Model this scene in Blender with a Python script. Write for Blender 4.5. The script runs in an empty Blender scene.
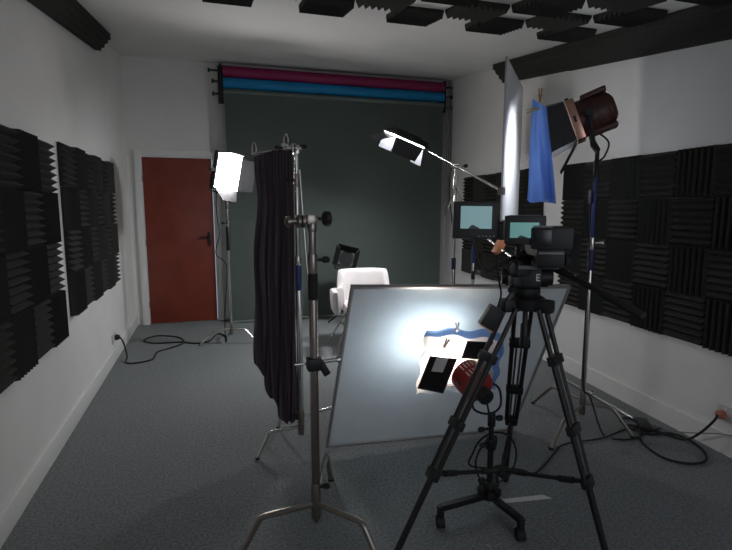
import bpy, bmesh, math, random
from mathutils import Vector, Matrix
random.seed(7)
V = Vector
SC = bpy.context.scene
COL = SC.collection
PI = math.pi

# ------------------------------------------------------------------ camera, world, lights, exposure
cd = bpy.data.cameras.new('camera'); cam = bpy.data.objects.new('camera', cd); COL.objects.link(cam)
cam.location = (0, 0, 1.42)
cam.rotation_euler = (math.radians(90 - 7.669), 0, math.radians(-16.919))
cd.sensor_width = 36; cd.lens = 505 / 732 * 36; cd.clip_start = 0.05
SC.camera = cam
w = bpy.data.worlds.new('world'); SC.world = w; w.use_nodes = True
w.node_tree.nodes['Background'].inputs[0].default_value = (0.62, 0.72, 0.9, 1)
w.node_tree.nodes['Background'].inputs[1].default_value = 0.25
SC.view_settings.view_transform = 'Standard'; SC.view_settings.look = 'None'
SC.view_settings.exposure = 0.95; SC.view_settings.gamma = 1.0
SC.view_settings.use_curve_mapping = False


def area(name, loc, direction, size, sizey, power, color=(1, 1, 1), spread=180):
    l = bpy.data.lights.new(name, 'AREA'); l.shape = 'RECTANGLE'; l.size = size; l.size_y = sizey
    l.energy = power; l.color = color; l.spread = math.radians(spread)
    o = bpy.data.objects.new(name, l); COL.objects.link(o); o.location = loc
    o.rotation_euler = V(direction).to_track_quat('-Z', 'Y').to_euler()
    return o


def spot(name, loc, target, power, color, angle, blend=0.4, radius=0.04):
    l = bpy.data.lights.new(name, 'SPOT'); l.energy = power; l.color = color
    l.spot_size = math.radians(angle); l.spot_blend = blend; l.shadow_soft_size = radius
    o = bpy.data.objects.new(name, l); COL.objects.link(o); o.location = loc
    o.rotation_euler = (V(target) - V(loc)).to_track_quat('-Z', 'Y').to_euler()
    return o


# unseen fill light added behind the camera, at the near wall opening
area('added_fill', (1.0, -1.45, 1.55), (0.05, 1, 0.08), 1.7, 1.1, 7.5, (0.86, 0.90, 1.0))
# small movie fresnel behind the diffusion frame
spot('small_fresnel_glow', (1.08, 2.05, 0.66), (0.98, 2.5, 0.72), 8, (1.0, 0.88, 0.76), 150, 0.6, 0.05)
spot('small_fresnel_beam', (1.045, 2.20, 0.67), (0.98, 2.5, 0.80), 0.25, (0.80, 0.93, 1.0), 165, 0.9, 0.06)
area('diffusion_sheet_glow', (1.06, 2.22, 0.69), (-.15, .95, .30), 0.34, 0.28, 1.25, (0.84, 0.94, 1.0))
# big fresnel on the tall stand
spot('large_fresnel_beam', (2.035, 2.65, 1.885), (1.95, 2.95, 1.70), 12, (0.86, 0.91, 1.0), 150, 0.9, 0.06)


# ------------------------------------------------------------------ materials
def mat(name, col, rough=0.6, metal=0.0, noise=0.0, scale=20.0, bump=0.0, emit=None, es=0.0, spec=None, bscale=None, col2=None):
    m = bpy.data.materials.new(name); m.use_nodes = True
    nt = m.node_tree; b = nt.nodes['Principled BSDF']
    b.inputs['Roughness'].default_value = rough; b.inputs['Metallic'].default_value = metal
    if spec is not None: b.inputs['Specular IOR Level'].default_value = spec
    tc = nt.nodes.new('ShaderNodeTexCoord')
    n = nt.nodes.new('ShaderNodeTexNoise'); n.inputs['Scale'].default_value = scale; n.inputs['Detail'].default_value = 5
    nt.links.new(tc.outputs['Object'], n.inputs['Vector'])
    r = nt.nodes.new('ShaderNodeValToRGB')
    r.color_ramp.elements[0].position = 0.3; r.color_ramp.elements[1].position = 0.7
    k = 1 - noise
    r.color_ramp.elements[0].color = (*(c * k for c in (col2 or col)), 1)
    r.color_ramp.elements[1].color = (*(min(1, c * (1 + noise * 0.6)) for c in col), 1)
    nt.links.new(n.outputs['Fac'], r.inputs['Fac']); nt.links.new(r.outputs['Color'], b.inputs['Base Color'])
    if bump:
        n2 = nt.nodes.new('ShaderNodeTexNoise'); n2.inputs['Scale'].default_value = bscale or scale * 4
        nt.links.new(tc.outputs['Object'], n2.inputs['Vector'])
        bp = nt.nodes.new('ShaderNodeBump'); bp.inputs['Strength'].default_value = bump; bp.inputs['Distance'].default_value = 0.01
        nt.links.new(n2.outputs['Fac'], bp.inputs['Height']); nt.links.new(bp.outputs['Normal'], b.inputs['Normal'])
    if emit:
        b.inputs['Emission Color'].default_value = (*emit, 1); b.inputs['Emission Strength'].default_value = es
    return m


def sheet_mat(name, col, trans=0.6, rough=0.6):
    m = bpy.data.materials.new(name); m.use_nodes = True; nt = m.node_tree; nt.nodes.clear()
    o = nt.nodes.new('ShaderNodeOutputMaterial'); mx = nt.nodes.new('ShaderNodeMixShader'); mx.inputs[0].default_value = trans
    d = nt.nodes.new('ShaderNodeBsdfDiffuse'); t = nt.nodes.new('ShaderNodeBsdfTranslucent')
    tc = nt.nodes.new('ShaderNodeTexCoord'); n = nt.nodes.new('ShaderNodeTexNoise'); n.inputs['Scale'].default_value = 9
    r = nt.nodes.new('ShaderNodeValToRGB')
    r.color_ramp.elements[0].color = (*(c * 0.85 for c in col), 1); r.color_ramp.elements[1].color = (*col, 1)
    nt.links.new(tc.outputs['Object'], n.inputs['Vector']); nt.links.new(n.outputs['Fac'], r.inputs['Fac'])
    nt.links.new(r.outputs[0], d.inputs[0]); nt.links.new(r.outputs[0], t.inputs[0])
    nt.links.new(d.outputs[0], mx.inputs[1]); nt.links.new(t.outputs[0], mx.inputs[2]); nt.links.new(mx.outputs[0], o.inputs[0])
    return m


M = dict(
    wall=mat('wall_paint', (0.74, 0.725, 0.70), 0.75, noise=0.04, scale=3, bump=0.08, bscale=60),
    ceil=mat('ceiling_paint', (0.78, 0.77, 0.745), 0.8, noise=0.03, scale=3, bump=0.08, bscale=50),
    carpet=mat('carpet', (0.235, 0.243, 0.240), 0.95, noise=0.34, scale=80, bump=0.7, bscale=260, col2=(0.18, 0.20, 0.21)),
    white=mat('gloss_white_trim', (0.76, 0.75, 0.72), 0.4, noise=0.03),
    door=mat('mahogany_door', (0.20, 0.034, 0.018), 0.38, noise=0.18, scale=4),
    foam=mat('charcoal_foam', (0.040, 0.040, 0.036), 0.97, noise=0.15, scale=60, bump=0.3, bscale=300, spec=0.2),
    chrome=mat('brushed_chrome', (0.62, 0.60, 0.57), 0.24, 1.0, noise=0.05),
    dull=mat('dull_steel', (0.30, 0.27, 0.24), 0.33, 0.95, noise=0.1),
    black=mat('black_metal', (0.009, 0.009, 0.0095), 0.5, 0.0, noise=0.1),
    tube=mat('black_anodised_tube', (0.008, 0.008, 0.009), 0.45, 0.0, noise=0.1),
    tubes=mat('silver_anodised_tube', (0.16, 0.15, 0.14), 0.4, 0.9, noise=0.05),
    plastic=mat('black_plastic', (0.006, 0.006, 0.007), 0.55, noise=0.1),
    rubber=mat('black_rubber', (0.012, 0.012, 0.012), 0.75, noise=0.1),
    blue=mat('blue_sleeve', (0.02, 0.04, 0.17), 0.4, noise=0.1),
    navy=mat('navy_sleeve', (0.02, 0.022, 0.09), 0.45, noise=0.1),
    cloth=mat('black_cloth', (0.034, 0.029, 0.036), 0.9, noise=0.2, scale=30, bump=0.2),
    paper=mat('grey_green_paper', (0.170, 0.210, 0.185), 0.6, noise=0.04, scale=2),
    magenta=mat('magenta_paper', (0.27, 0.012, 0.085), 0.6, noise=0.04, scale=3),
    cyan=mat('cyan_paper', (0.0, 0.22, 0.48), 0.6, noise=0.04, scale=3),
    chair=mat('white_leather', (0.68, 0.63, 0.62), 0.5, noise=0.05, scale=12, bump=0.1),
    poly=mat('white_board', (0.80, 0.80, 0.80), 0.6, noise=0.02),
    rim=mat('grey_aluminium_rim', (0.36, 0.34, 0.33), 0.4, 0.6, noise=0.05),
    barn=mat('white_barn_door', (0.036, 0.035, 0.038), 0.5, noise=0.12, scale=80, bump=0.2),
    bronze=mat('bronze_rim', (0.62, 0.36, 0.28), 0.3, 0.9, noise=0.08),
    maroon=mat('maroon_lamp_body', (0.075, 0.026, 0.022), 0.5, noise=0.15, scale=15),
    red=mat('red_lamp_body', (0.32, 0.03, 0.022), 0.4, noise=0.1),
    slot=mat('pale_vent_slot', (0.75, 0.6, 0.52), 0.4, noise=0.05),
    wood=mat('clothespin_wood', (0.35, 0.22, 0.1), 0.6, noise=0.2),
    pin=mat('yellow_clip', (0.4, 0.38, 0.18), 0.6, noise=0.2),
    led=mat('led_face', (0.9, 0.9, 0.9), 0.5, emit=(1.0, 0.97, 0.98), es=34),
    led2=mat('led_face_overhead', (0.9, 0.9, 0.9), 0.5, emit=(0.93, 0.97, 1.0), es=95),
    lens=mat('hot_lens', (0.9, 0.9, 0.9), 0.3, emit=(1.0, 0.86, 0.70), es=14),
    screen=mat('screen_teal', (0.02, 0.05, 0.05), 0.2, noise=0.1, scale=5, emit=(0.19, 0.40, 0.42), es=0.24),
    screen2=mat('screen_green', (0.02, 0.05, 0.05), 0.2, noise=0.1, scale=5, emit=(0.13, 0.42, 0.38), es=0.21),
    figure=mat('screen_dark_shape', (0.01, 0.012, 0.014), 0.4, noise=0.1),
    tape=mat('white_tape', (0.62, 0.60, 0.58), 0.6, noise=0.06),
    orange=mat('orange_clamp', (0.65, 0.24, 0.10), 0.5, noise=0.2),
    copper=mat('copper_plug', (0.38, 0.14, 0.08), 0.5, noise=0.1),
    socket=mat('socket_plastic', (0.55, 0.53, 0.50), 0.4, noise=0.03),
    grey=mat('grey_plastic', (0.20, 0.20, 0.21), 0.4, noise=0.1),
    glass=mat('dark_glass', (0.008, 0.008, 0.01), 0.3, noise=0.1),
    letter=mat('white_print', (0.75, 0.75, 0.72), 0.5, noise=0.03),
)
M['cloth'] = sheet_mat('thin_black_cloth', (0.13, 0.105, 0.13), 0.6)
M['frame_cloth'] = sheet_mat('diffusion_cloth', (0.72, 0.76, 0.78), 0.5)
M['diffusion'] = sheet_mat('diffusion_paper', (0.92, 0.90, 0.88), 0.5)
M['gel'] = sheet_mat('blue_gel', (0.30, 0.46, 0.74), 0.5)
M['gelhang'] = sheet_mat('blue_gel_hanging', (0.28, 0.47, 0.88), 0.6)
M['gelpale'] = sheet_mat('pale_blue_gel', (0.32, 0.46, 0.80), 0.6)


# ------------------------------------------------------------------ mesh helpers
def frame(o, fwd, up=(0, 0, 1), roll=0.0):
    """local x = right, y = forward, z = up"""
    f = V(fwd).normalized(); r = f.cross(V(up)).normalized(); u = r.cross(f)
    m = Matrix((r, f, u)).transposed().to_4x4(); m.translation = V(o)
    return m @ Matrix.Rotation(roll, 4, 'Y')


class MB:
    def __init__(s, T=None): s.bm = bmesh.new(); s.T = T or Matrix.Identity(4)

    def _v(s, pts): return [s.bm.verts.new(s.T @ V(p)) for p in pts]

    def box(s, c, size, bevel=0.0, R=None):
        m = Matrix.Translation(V(c)) @ (R.to_4x4() if R else Matrix.Identity(4)) @ Matrix.Diagonal((*size, 1))
        r = bmesh.ops.create_cube(s.bm, size=1, matrix=s.T @ m)
        if bevel:
            es = list({e for v in r['verts'] for e in v.link_edges})
            bmesh.ops.bevel(s.bm, geom=es, offset=bevel, segments=2, affect='EDGES', profile=0.6)
        return s

    def ring(s, c, a, b, r, n): return s._v([V(c) + a * (r * math.cos(2 * PI * k / n)) + b * (r * math.sin(2 * PI * k / n)) for k in range(n)])

    def lathe(s, p, axis, prof, n=16):
        """prof: list of (distance along axis, radius)"""
        ax = V(axis).normalized(); a = ax.orthogonal().normalized(); b = ax.cross(a)
        rings = [s.ring(V(p) + ax * t, a, b, max(r, 1e-4), n) for t, r in prof]
        for q, w_ in zip(rings, rings[1:]):
            for k in range(n): s.bm.faces.new((q[k], q[(k + 1) % n], w_[(k + 1) % n], w_[k]))
        s.bm.faces.new(rings[0][::-1]); s.bm.faces.new(rings[-1])
        return s

    def cyl(s, p, q, r, r2=None, n=14):
        p, q = V(p), V(q); L = (q - p).length
        return s.lathe(p, q - p, [(0, r), (L, r if r2 is None else r2)], n)

    def path(s, pts, r, n=8, smooth=0):
        pts = [V(p) for p in pts]
        if smooth:
            out = []
            P = [pts[0]] + pts + [pts[-1]]
            for i in range(1, len(P) - 2):
                for k in range(smooth):
                    t = k / smooth; a, b, c, d = P[i - 1:i + 3]
                    out.append(0.5 * ((2 * b) + (c - a) * t + (2 * a - 5 * b + 4 * c - d) * t * t + (3 * b - a - 3 * c + d) * t ** 3))
            pts = out + [pts[-1]]
        rings = []; prev = None
        for i, p in enumerate(pts):
            d = (pts[min(i + 1, len(pts) - 1)] - pts[max(i - 1, 0)]).normalized()
            a = d.orthogonal().normalized() if prev is None else (prev - d * prev.dot(d)).normalized()
            prev = a; rings.append(s.ring(p, a, d.cross(a), r, n))
        for q, w_ in zip(rings, rings[1:]):
            for k in range(n): s.bm.faces.new((q[k], q[(k + 1) % n], w_[(k + 1) % n], w_[k]))
        s.bm.faces.new(rings[0][::-1]); s.bm.faces.new(rings[-1])
        return s

    def prism(s, poly, d):
        """poly: 3-D points of a planar outline, extruded by vector d"""
        a = s._v(poly); b = s._v([V(p) + V(d) for p in poly]); n = len(poly)
        s.bm.faces.new(a[::-1]); s.bm.faces.new(b)
        for k in range(n): s.bm.faces.new((a[k], a[(k + 1) % n], b[(k + 1) % n], b[k]))
        return s

    def grid(s, f, nu, nv, thick=0.0):
        P = [[V(f(i / nu, j / nv)) for j in range(nv + 1)] for i in range(nu + 1)]
        Q = [[s.bm.verts.new(s.T @ p) for p in row] for row in P]
        for i in range(nu):
            for j in range(nv): s.bm.faces.new((Q[i][j], Q[i + 1][j], Q[i + 1][j + 1], Q[i][j + 1]))
        if thick:
            fs = s.bm.faces[:]
            bmesh.ops.solidify(s.bm, geom=fs, thickness=thick)
        return s

    def build(s, name, m, parent=None, smooth=True):
        bmesh.ops.recalc_face_normals(s.bm, faces=s.bm.faces[:])
        org = V((0, 0, 0)); p = parent
        while p is not None: org = org + p.location; p = p.parent
        for v in s.bm.verts: v.co -= org
        me = bpy.data.meshes.new(name); s.bm.to_mesh(me); s.bm.free()
        me.materials.append(M[m] if isinstance(m, str) else m)
        if smooth:
            me.polygons.foreach_set('use_smooth', [True] * len(me.polygons))
            me.set_sharp_from_angle(angle=math.radians(35))
        o = bpy.data.objects.new(name, me); COL.objects.link(o); o.parent = parent
        return o

    def solo(s, name, m, label, cat, base, group=None, smooth=True):
        for v in s.bm.verts: v.co -= V(base)
        o = s.build(name, m, None, smooth); o.location = base
        return tag(o, label, cat, group)


def tag(o, label=None, cat=None, group=None, kind=None):
    if label: o['label'] = label
    if cat: o['category'] = cat
    if group: o['group'] = group
    if kind: o['kind'] = kind
    return o


def thing(name, label, cat, loc, group=None):
    o = bpy.data.objects.new(name, None); COL.objects.link(o); o.location = loc; o.empty_display_size = 0.05
    return tag(o, label, cat, group)


def struct(mb, name, m, parent=None):
    o = mb.build(name, m, parent)
    if parent is None: o['kind'] = 'structure'
    return o


# ------------------------------------------------------------------ room shell
XL = -0.916; D = 6.535; NEAR = -1.5
W0 = V((2.80, 2.0, 0)); WD = (V((3.15, 6.535, 0)) - W0).normalized(); WN = V((-WD.y, WD.x, 0))
SL = 0.137


def cz(y): return 3.12 - SL * (D - y)


def rw(s, z, off=0.0): return W0 + WD * s + WN * off + V((0, 0, z))   # point on the right wall


def prism_y(poly, name, m, d):  # outline extruded
    mb = MB(); mb.prism(poly, d); return struct(mb, name, m)


sN = (NEAR - W0.y) / WD.y; sF = (D - W0.y) / WD.y
RN = rw(sN, 0); RF = rw(sF, 0)
struct(MB().prism([(XL - .1, NEAR - .1, 0), (RN.x + .1, NEAR - .1, 0), (RF.x + .1, D + .1, 0), (XL - .1, D + .1, 0)], (0, 0, -0.08)), 'floor', 'carpet')
struct(MB().prism([(XL - .1, NEAR - .1, cz(NEAR - .1)), (RN.x + .1, NEAR - .1, cz(NEAR - .1)), (RF.x + .1, D + .1, cz(D + .1)), (XL - .1, D + .1, cz(D + .1))], (0, 0, 0.08)), 'ceiling', 'ceil')
struct(MB().prism([(XL, NEAR, 0), (XL, D, 0), (XL, D, cz(D)), (XL, NEAR, cz(NEAR))], (-0.1, 0, 0)), 'wall_left', 'wall')
struct(MB().prism([rw(sN, 0), rw(sF, 0), rw(sF, cz(D)), rw(sN, cz(NEAR))], -WN * 0.1), 'wall_right', 'wall')
# back wall with the door opening
DX0, DX1, DZ = -0.765, 0.035, 2.01
bw = MB()
for x0, x1, z0, z1 in ((XL - .1, DX0, 0, cz(D)), (DX1, RF.x + .1, 0, cz(D)), (DX0, DX1, DZ, cz(D))):
    bw.prism([(x0, D, z0), (x1, D, z0), (x1, D, z1), (x0, D, z1)], (0, 0.1, 0))
struct(bw, 'wall_back', 'wall')
# near wall behind the camera, with an unseen window added for the fill
nw = MB(); zc = cz(NEAR)
for x0, x1, z0, z1 in ((XL - .1, 0.1, 0, zc), (1.9, RN.x + .1, 0, zc), (0.1, 1.9, 0, 0.95), (0.1, 1.9, 1.98, zc)):
    nw.prism([(x0, NEAR, z0), (x1, NEAR, z0), (x1, NEAR, z1), (x0, NEAR, z1)], (0, -0.1, 0))
struct(nw, 'wall_near', 'wall')
wf = MB()
for c, sz in (((1, NEAR - .05, .98), (1.8, .06, .06)), ((1, NEAR - .05, 1.95), (1.8, .06, .06)), ((.13, NEAR - .05, 1.46), (.06, .06, 1.0)), ((1.87, NEAR - .05, 1.46), (.06, .06, 1.0)), ((1, NEAR - .05, 1.46), (.05, .05, 1.0))):
    wf.box(c, sz, 0.004)
struct(wf, 'added_window_1', 'white')
# baseboards
struct(MB().box((XL + .009, (NEAR + D) / 2, .06), (.018, D - NEAR - .004, .12), 0.004), 'baseboard_left', 'white')
bb = MB(); bb.prism([rw(sN, 0), rw(sF, 0), rw(sF, .125), rw(sN, .125)], WN * 0.018); struct(bb, 'baseboard_right', 'white')
bb = MB(); bb.box(((.10 + RF.x) / 2, D - .009, .05), (RF.x - .10, .018, .10), 0.004); struct(bb, 'baseboard_back', 'white')
# door
d = MB().box(((DX0 + DX1) / 2, D + .01, DZ / 2), (DX1 - DX0 - .02, .045, DZ - .02), 0.004).build('door_1', 'door'); d['kind'] = 'structure'
fr = MB()
fr.box((DX0 - .035, D - .01, (DZ + .07) / 2), (.075, .05, DZ + .07), 0.006)
fr.box((DX1 + .035, D - .01, (DZ + .07) / 2), (.075, .05, DZ + .07), 0.006)
fr.box(((DX0 + DX1) / 2, D - .01, DZ + .035), (DX1 - DX0, .05, .075), 0.006)
fr.build('door_frame', 'white', d)
h = MB(); h.box((-.035, D - .02, 1.03), (.035, .012, .17), 0.004)
h.cyl((-.035, D - .02, 1.06), (-.035, D - .075, 1.06), .009); h.cyl((-.035, D - .07, 1.06), (-.15, D - .07, 1.055), .009)
h.build('door_handle', 'black', d)
for z in (.25, 1.0, 1.75):
    MB().cyl((DX0 + .006, D - .022, z - .04), (DX0 + .006, D - .022, z + .04), .008).build('hinge', 'dull', d)


# ------------------------------------------------------------------ acoustic foam
def foam_mb(P, a, b, n, size, teeth=7, base=.014, depth=.036):
    """tile with corner P, edges a and b (unit), ridges run along b, wedges profile along a, rises along n"""
    mb = MB(); prof = [P]
    for k in range(teeth):
        x0 = size * k / teeth; x1 = size * (k + .5) / teeth
        prof.append(P + a * x0 + n * base); prof.append(P + a * x1 + n * (base + depth))
    prof.append(P + a * size + n * base); prof.append(P + a * size)
    mb.prism(prof, b * size); return mb


def tile(P, a, b, n, size, label, group, ref):
    """first tile of a kind is built, the rest are copies of it"""
    key = (group, label)
    if key not in ref:
        ref[key] = foam_mb(V((0, 0, 0)), a, b, n, size).build('foam_tile', 'foam', None, False)
        o = ref[key]
    else:
        o = ref[key].copy(); COL.objects.link(o)
    o.location = P; tag(o, label, 'acoustic foam', group)
    return o


ref = {}
Z = V((0, 0, 1))


def wall_panel(origin, along, n, cols, rows, pitch, phase, where, group, start_vertical):
    for c in range(cols):
        for r in range(rows):
            P = origin + along * (c * pitch) - Z * ((r + 1) * pitch)
            vertical = (c + r + start_vertical) % 2 == 0
            sz = pitch - .002
            if vertical: tile(P, along, Z, n, sz, 'charcoal wedge foam tile with upright ridges, ' + where, group, ref)
            else: tile(P, Z, along, n, sz, 'charcoal wedge foam tile with level ridges, ' + where, group, ref)


# right wall: big panel (far edge s = 1.73) and small far panel
wall_panel(rw(1.715, 1.775, .001), -WD, WN, 7, 4, .297, 0, 'in the big panel on the right wall', 'foam tiles of the big right wall panel', 0)
wall_panel(rw(3.83, 1.79, .001), -WD, WN, 6, 4, .296, 0, 'in the far small panel on the right wall', 'foam tiles of the far right wall panel', 1)
# left wall
YV = V((0, 1, 0)); XV = V((1, 0, 0))
wall_panel(V((XL + .001, 3.45, 1.795)), -YV, XV, 5, 4, .291, 0, 'in the nearer panel on the left wall', 'foam tiles of the near left wall panel', 1)
wall_panel(V((XL + .001, 5.37, 1.83)), -YV, XV, 6, 4, .281, 0, 'in the farther panel on the left wall', 'foam tiles of the far left wall panel', 0)
# ceiling checkerboard
CN = V((0, SL, -1)).normalized(); CA = V((0, -1, -SL)).normalized()     # CA: towards the camera along the slope
pt = .291
for r in range(6):
    for c in range(0, 9):
        if (c + r) % 2: continue
        y = 3.36 - r * pt; x = -.003 + c * pt
        P = V((x, y, cz(y) - .001))
        if x > 2.45 and r > 2: continue
        sz = pt - .004
        if r % 2 == 0: tile(P, CA, XV, CN, sz, 'dark wedge foam tile on the ceiling with ridges running across the room', 'foam tiles on the ceiling', ref)
        else: tile(P, XV, CA, CN, sz, 'dark wedge foam tile on the ceiling with ridges running along the room', 'foam tiles on the ceiling', ref)


def bass_trap(P0, P1, inward, dz, dx, name_label, slope=SL):
    """ridged corner foam: P0, P1 ends of the wall-ceiling edge; inward unit vector away from the wall"""
    P0, P1 = V(P0), V(P1); d = P1 - P0; I = V(inward)
    prof = [P0 + I * .002 - Z * .002, P0 + I * dx - Z * .002, P0 + I * dx - Z * .035]
    n = 6
    a = P0 + I * (dx - .005) - Z * .04; b = P0 + I * .04 - Z * (dz - .005)
    nn = (I - Z).normalized()
    for k in range(n + 1):
        p = a.lerp(b, k / n); prof.append(p + nn * (-.0 if k % 2 else .012))
    prof += [P0 + I * .035 - Z * dz, P0 + I * .002 - Z * dz]
    mb = MB(); mb.prism(prof, d)
    return mb.solo('corner_foam', 'foam', name_label, 'acoustic foam', P0, None, False)


def redge(y, off=0.0):
    s = (y - W0.y) / WD.y; return rw(s, cz(y), off)


bass_trap((XL, 5.12, cz(5.12)), (XL, 1.5, cz(1.5)), (1, 0, 0), .15, .13, 'long dark ridged foam wedge along the top of the left wall')
bass_trap(redge(4.86), redge(3.75), WN, .18, .16, 'farther dark foam wedge along the top of the right wall')
bass_trap(redge(3.745), redge(1.0), WN, .185, .17, 'nearer dark foam wedge along the top of the right wall')


# ------------------------------------------------------------------ backdrop rolls
YB = 6.36
t = thing('backdrop_rail', 'black wall bracket set holding the rolled paper backdrops', 'bracket', (.16, D, 2.7))
for x, s in ((.165, -1), (3.03, 1)):
    MB().box((x, YB + .03, 2.87), (.025, .09, .40), .004).box((x, D - .012, 2.87), (.06, .02, .44), .003).box((x, (YB + D) / 2, 3.0), (.02, .15, .03)).build('bracket', 'black', t)
for z, L in ((2.99, .13), (2.87, .09), (2.73, .09)):
    for x, s in ((.165, -1), (3.03, 1)):
        k = MB().cyl((x, YB, z), (x + s * L, YB, z), .011); k.cyl((x + s * (L - .012), YB, z), (x + s * (L + .012), YB, z), .024); k.build('roller_end', 'black', t)
def roll(name, z, r, m, label, sag=0):
    t = thing(name, label, 'paper backdrop', (.19, YB, z))
    MB().cyl((.19, YB, z), (3.0, YB, z), r, n=28).build('paper_roll', m, t)
    MB().cyl((.182, YB, z), (.19, YB, z), r * .5).build('roller_core', 'black', t); MB().cyl((3.0, YB, z), (3.008, YB, z), r * .5).build('roller_core', 'black', t)
    return t
roll('backdrop_roll', 2.985, .065, 'magenta', 'magenta rolled paper backdrop, uppermost of the rolls on the back wall')
roll('backdrop_roll', 2.86, .062, 'cyan', 'bright blue rolled paper backdrop under the magenta roll')
t = roll('hanging_backdrop', 2.735, .055, 'paper', 'dark grey green backdrop hanging from its roll to the floor')
def bd(u, v):
    x = .20 + 2.78 * u; z = 2.73 - 2.725 * v
    return (x, YB - .056 - .012 * math.sin(u * 5 + 1) * v, z)
MB().grid(bd, 40, 20, .004).build('paper_drop', 'paper', t)
MB().cyl((.2, YB - .06, .018), (2.98, YB - .06, .018), .014).build('bottom_bar', 'paper', t)
for i, x in enumerate((3.055, 3.085)):
    ch = MB(); ch.path([(x, YB - .03, 2.87 - .13 * i), (x + .005, YB - .03, 1.9), (x - .003, YB - .03, 1.3 + .1 * i)], .009, smooth=6); ch.path([(x + .028, YB - .03, 2.87 - .13 * i), (x + .03, YB - .03, 1.9), (x - .003, YB - .03, 1.3 + .1 * i)], .006, smooth=6)
    ch.solo('pull_chain', 'grey', ('grey pull chain at the right end of the backdrop, nearer the paper' if i == 0 else 'grey pull chain at the right end of the backdrop, nearer the corner'), 'chain', (x, YB - .03, 1.3))


# ------------------------------------------------------------------ stands
def knob(mb, p, d, r=.016, L=.05, n=10):
    p = V(p); d = V(d).normalized()
    mb.cyl(p, p + d * L, .006); mb.lathe(p + d * (L - .005), d, [(0, r * .8), (.006, r), (.022, r), (.028, r * .7)], n)


def bent_legs(t, hub, feet, r=.012, m='dull', hz=None, rb=.62):
    hub = V(hub)
    for i, f in enumerate(feet):
        f = V((*f, 0)); h0 = hub + Z * (hz[i] if hz else 0)
        d2 = V((f.x - hub.x, f.y - hub.y, 0))
        b = V((hub.x, hub.y, h0.z)) + d2 * rb
        a1 = b - d2 * .06 ; a2 = b + (f + Z * r - b) * .12
        lg = MB(); lg.path([h0, a1, b + Z * -.004, a2, f + Z * r], r, 10)
        o = lg.build('leg', m, t)
        MB().cyl(f + Z * .004, f + Z * .016, r * 1.25).build('rubber_foot', 'rubber', o)


def post(t, x, y, segs, m='chrome', name='column'):
    """segs: (z0, z1, radius, material, part name)"""
    for z0, z1, r, mm, nm in segs:
        MB().lathe((x, y, z0), Z, [(0, r * .94), (.004, r), (z1 - z0 - .004, r), (z1 - z0, r * .94)], 18).build(nm, mm, t)


def grip_head(mb, p, ax, r=.036, t=.022):
    p = V(p); ax = V(ax).normalized()
    for s in (-1, 1): mb.lathe(p + ax * (s * t * .55 - t * .5), ax, [(0, r * .8), (.003, r), (t - .003, r), (t, r * .8)], 18)
    mb.cyl(p - ax * .04, p + ax * .04, .011)


# foreground stand
CX, CY = .370, 1.93
t = thing('grip_stand', 'nearest chrome grip stand with an empty clamp head, in front of the black cloth', 'light stand', (CX, CY, 0))
bent_legs(t, (CX, CY, .20), [(.03, 1.885), (.585, 1.67), (.545, 2.42)], .0125, 'dull', (0, .0, .03), .68)
post(t, CX, CY, [(.14, .29, .021, 'dull', 'base_hub'), (.28, 1.06, .0175, 'dull', 'column'), (1.06, 1.165, .0195, 'rubber', 'black_sleeve'), (1.16, 1.24, .019, 'dull', 'collar'), (1.235, 1.345, .0135, 'dull', 'riser'), (1.325, 1.36, .018, 'dull', 'head_socket')])
k = MB(); knob(k, (CX, CY, 1.215), (1, .1, 0), .013, .045); k.build('knob', 'black', t); k = MB(); knob(k, (CX + .01, CY, .27), (.8, -.6, .3), .012, .03); k.build('knob', 'black', t)
k = MB(); k.lathe((CX, CY, .115), Z, [(0, .006), (.01, .012), (.03, .02)], 14); k.build('base_plug', 'dull', t)
g = MB(); grip_head(g, (CX - .045, CY, 1.365), (1, .15, 0), .026, .016); g.cyl((CX - .10, CY - .01, 1.365), (CX + .02, CY + .004, 1.372), .010)
g.lathe((CX - .105, CY - .012, 1.365), (1, .15, 0), [(0, .012), (.006, .021), (.018, .021), (.022, .012)], 14)
g.box((CX - .004, CY, 1.372), (.034, .03, .038), .004)
o = g.build('grip_head', 'dull', t)
k = MB(); knob(k, (CX + .012, CY, 1.375), (1, .15, 0), .030, .04); k.build('head_knob', 'black', o)
g = MB().box((CX, CY - .004, .80), (.060, .050, .05), .006); g.box((CX + .04, CY, .775), (.03, .022, .06), .005, Matrix.Rotation(-.5, 3, 'Y')); g.build('clamp', 'black', t)
g = MB().cyl((CX - .075, CY + .02, .795), (CX + .02, CY + .02, .797), .005); g.cyl((CX + .02, CY + .01, .80), (CX + .105, CY + .02, .802), .008); g.lathe((CX + .098, CY + .02, .802), (1, 0, 0), [(0, .012), (.014, .012)], 10)
g.build('clamp_pin', 'chrome', t)

# second grip stand carrying the cloth
BX, BY = .455, 2.80
t = thing('grip_stand', 'chrome grip stand with a blue sleeve, holding up the hanging black cloth', 'light stand', (BX, BY, 0))
bent_legs(t, (BX, BY, .15), [(.197, 2.76), (.80, 2.93), (.36, 3.13)], .010, 'chrome', (0, .06, .03), .72)
post(t, BX, BY, [(.10, .25, .019, 'dull', 'base_hub'), (.25, .96, .017, 'chrome', 'column'), (.955, 1.10, .0185, 'blue', 'blue_sleeve'), (1.095, 1.145, .018, 'chrome', 'collar'), (1.14, 1.56, .011, 'chrome', 'riser'), (1.53, 1.60, .015, 'dull', 'collar'), (1.59, 1.74, .0095, 'chrome', 'riser')])
k = MB(); knob(k, (BX, BY, 1.565), (-1, -.2, 0), .011, .04); k.build('knob', 'black', t); k = MB(); knob(k, (BX, BY, .22), (-1, -.4, 0), .012, .03); k.build('knob', 'black', t)
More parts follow.
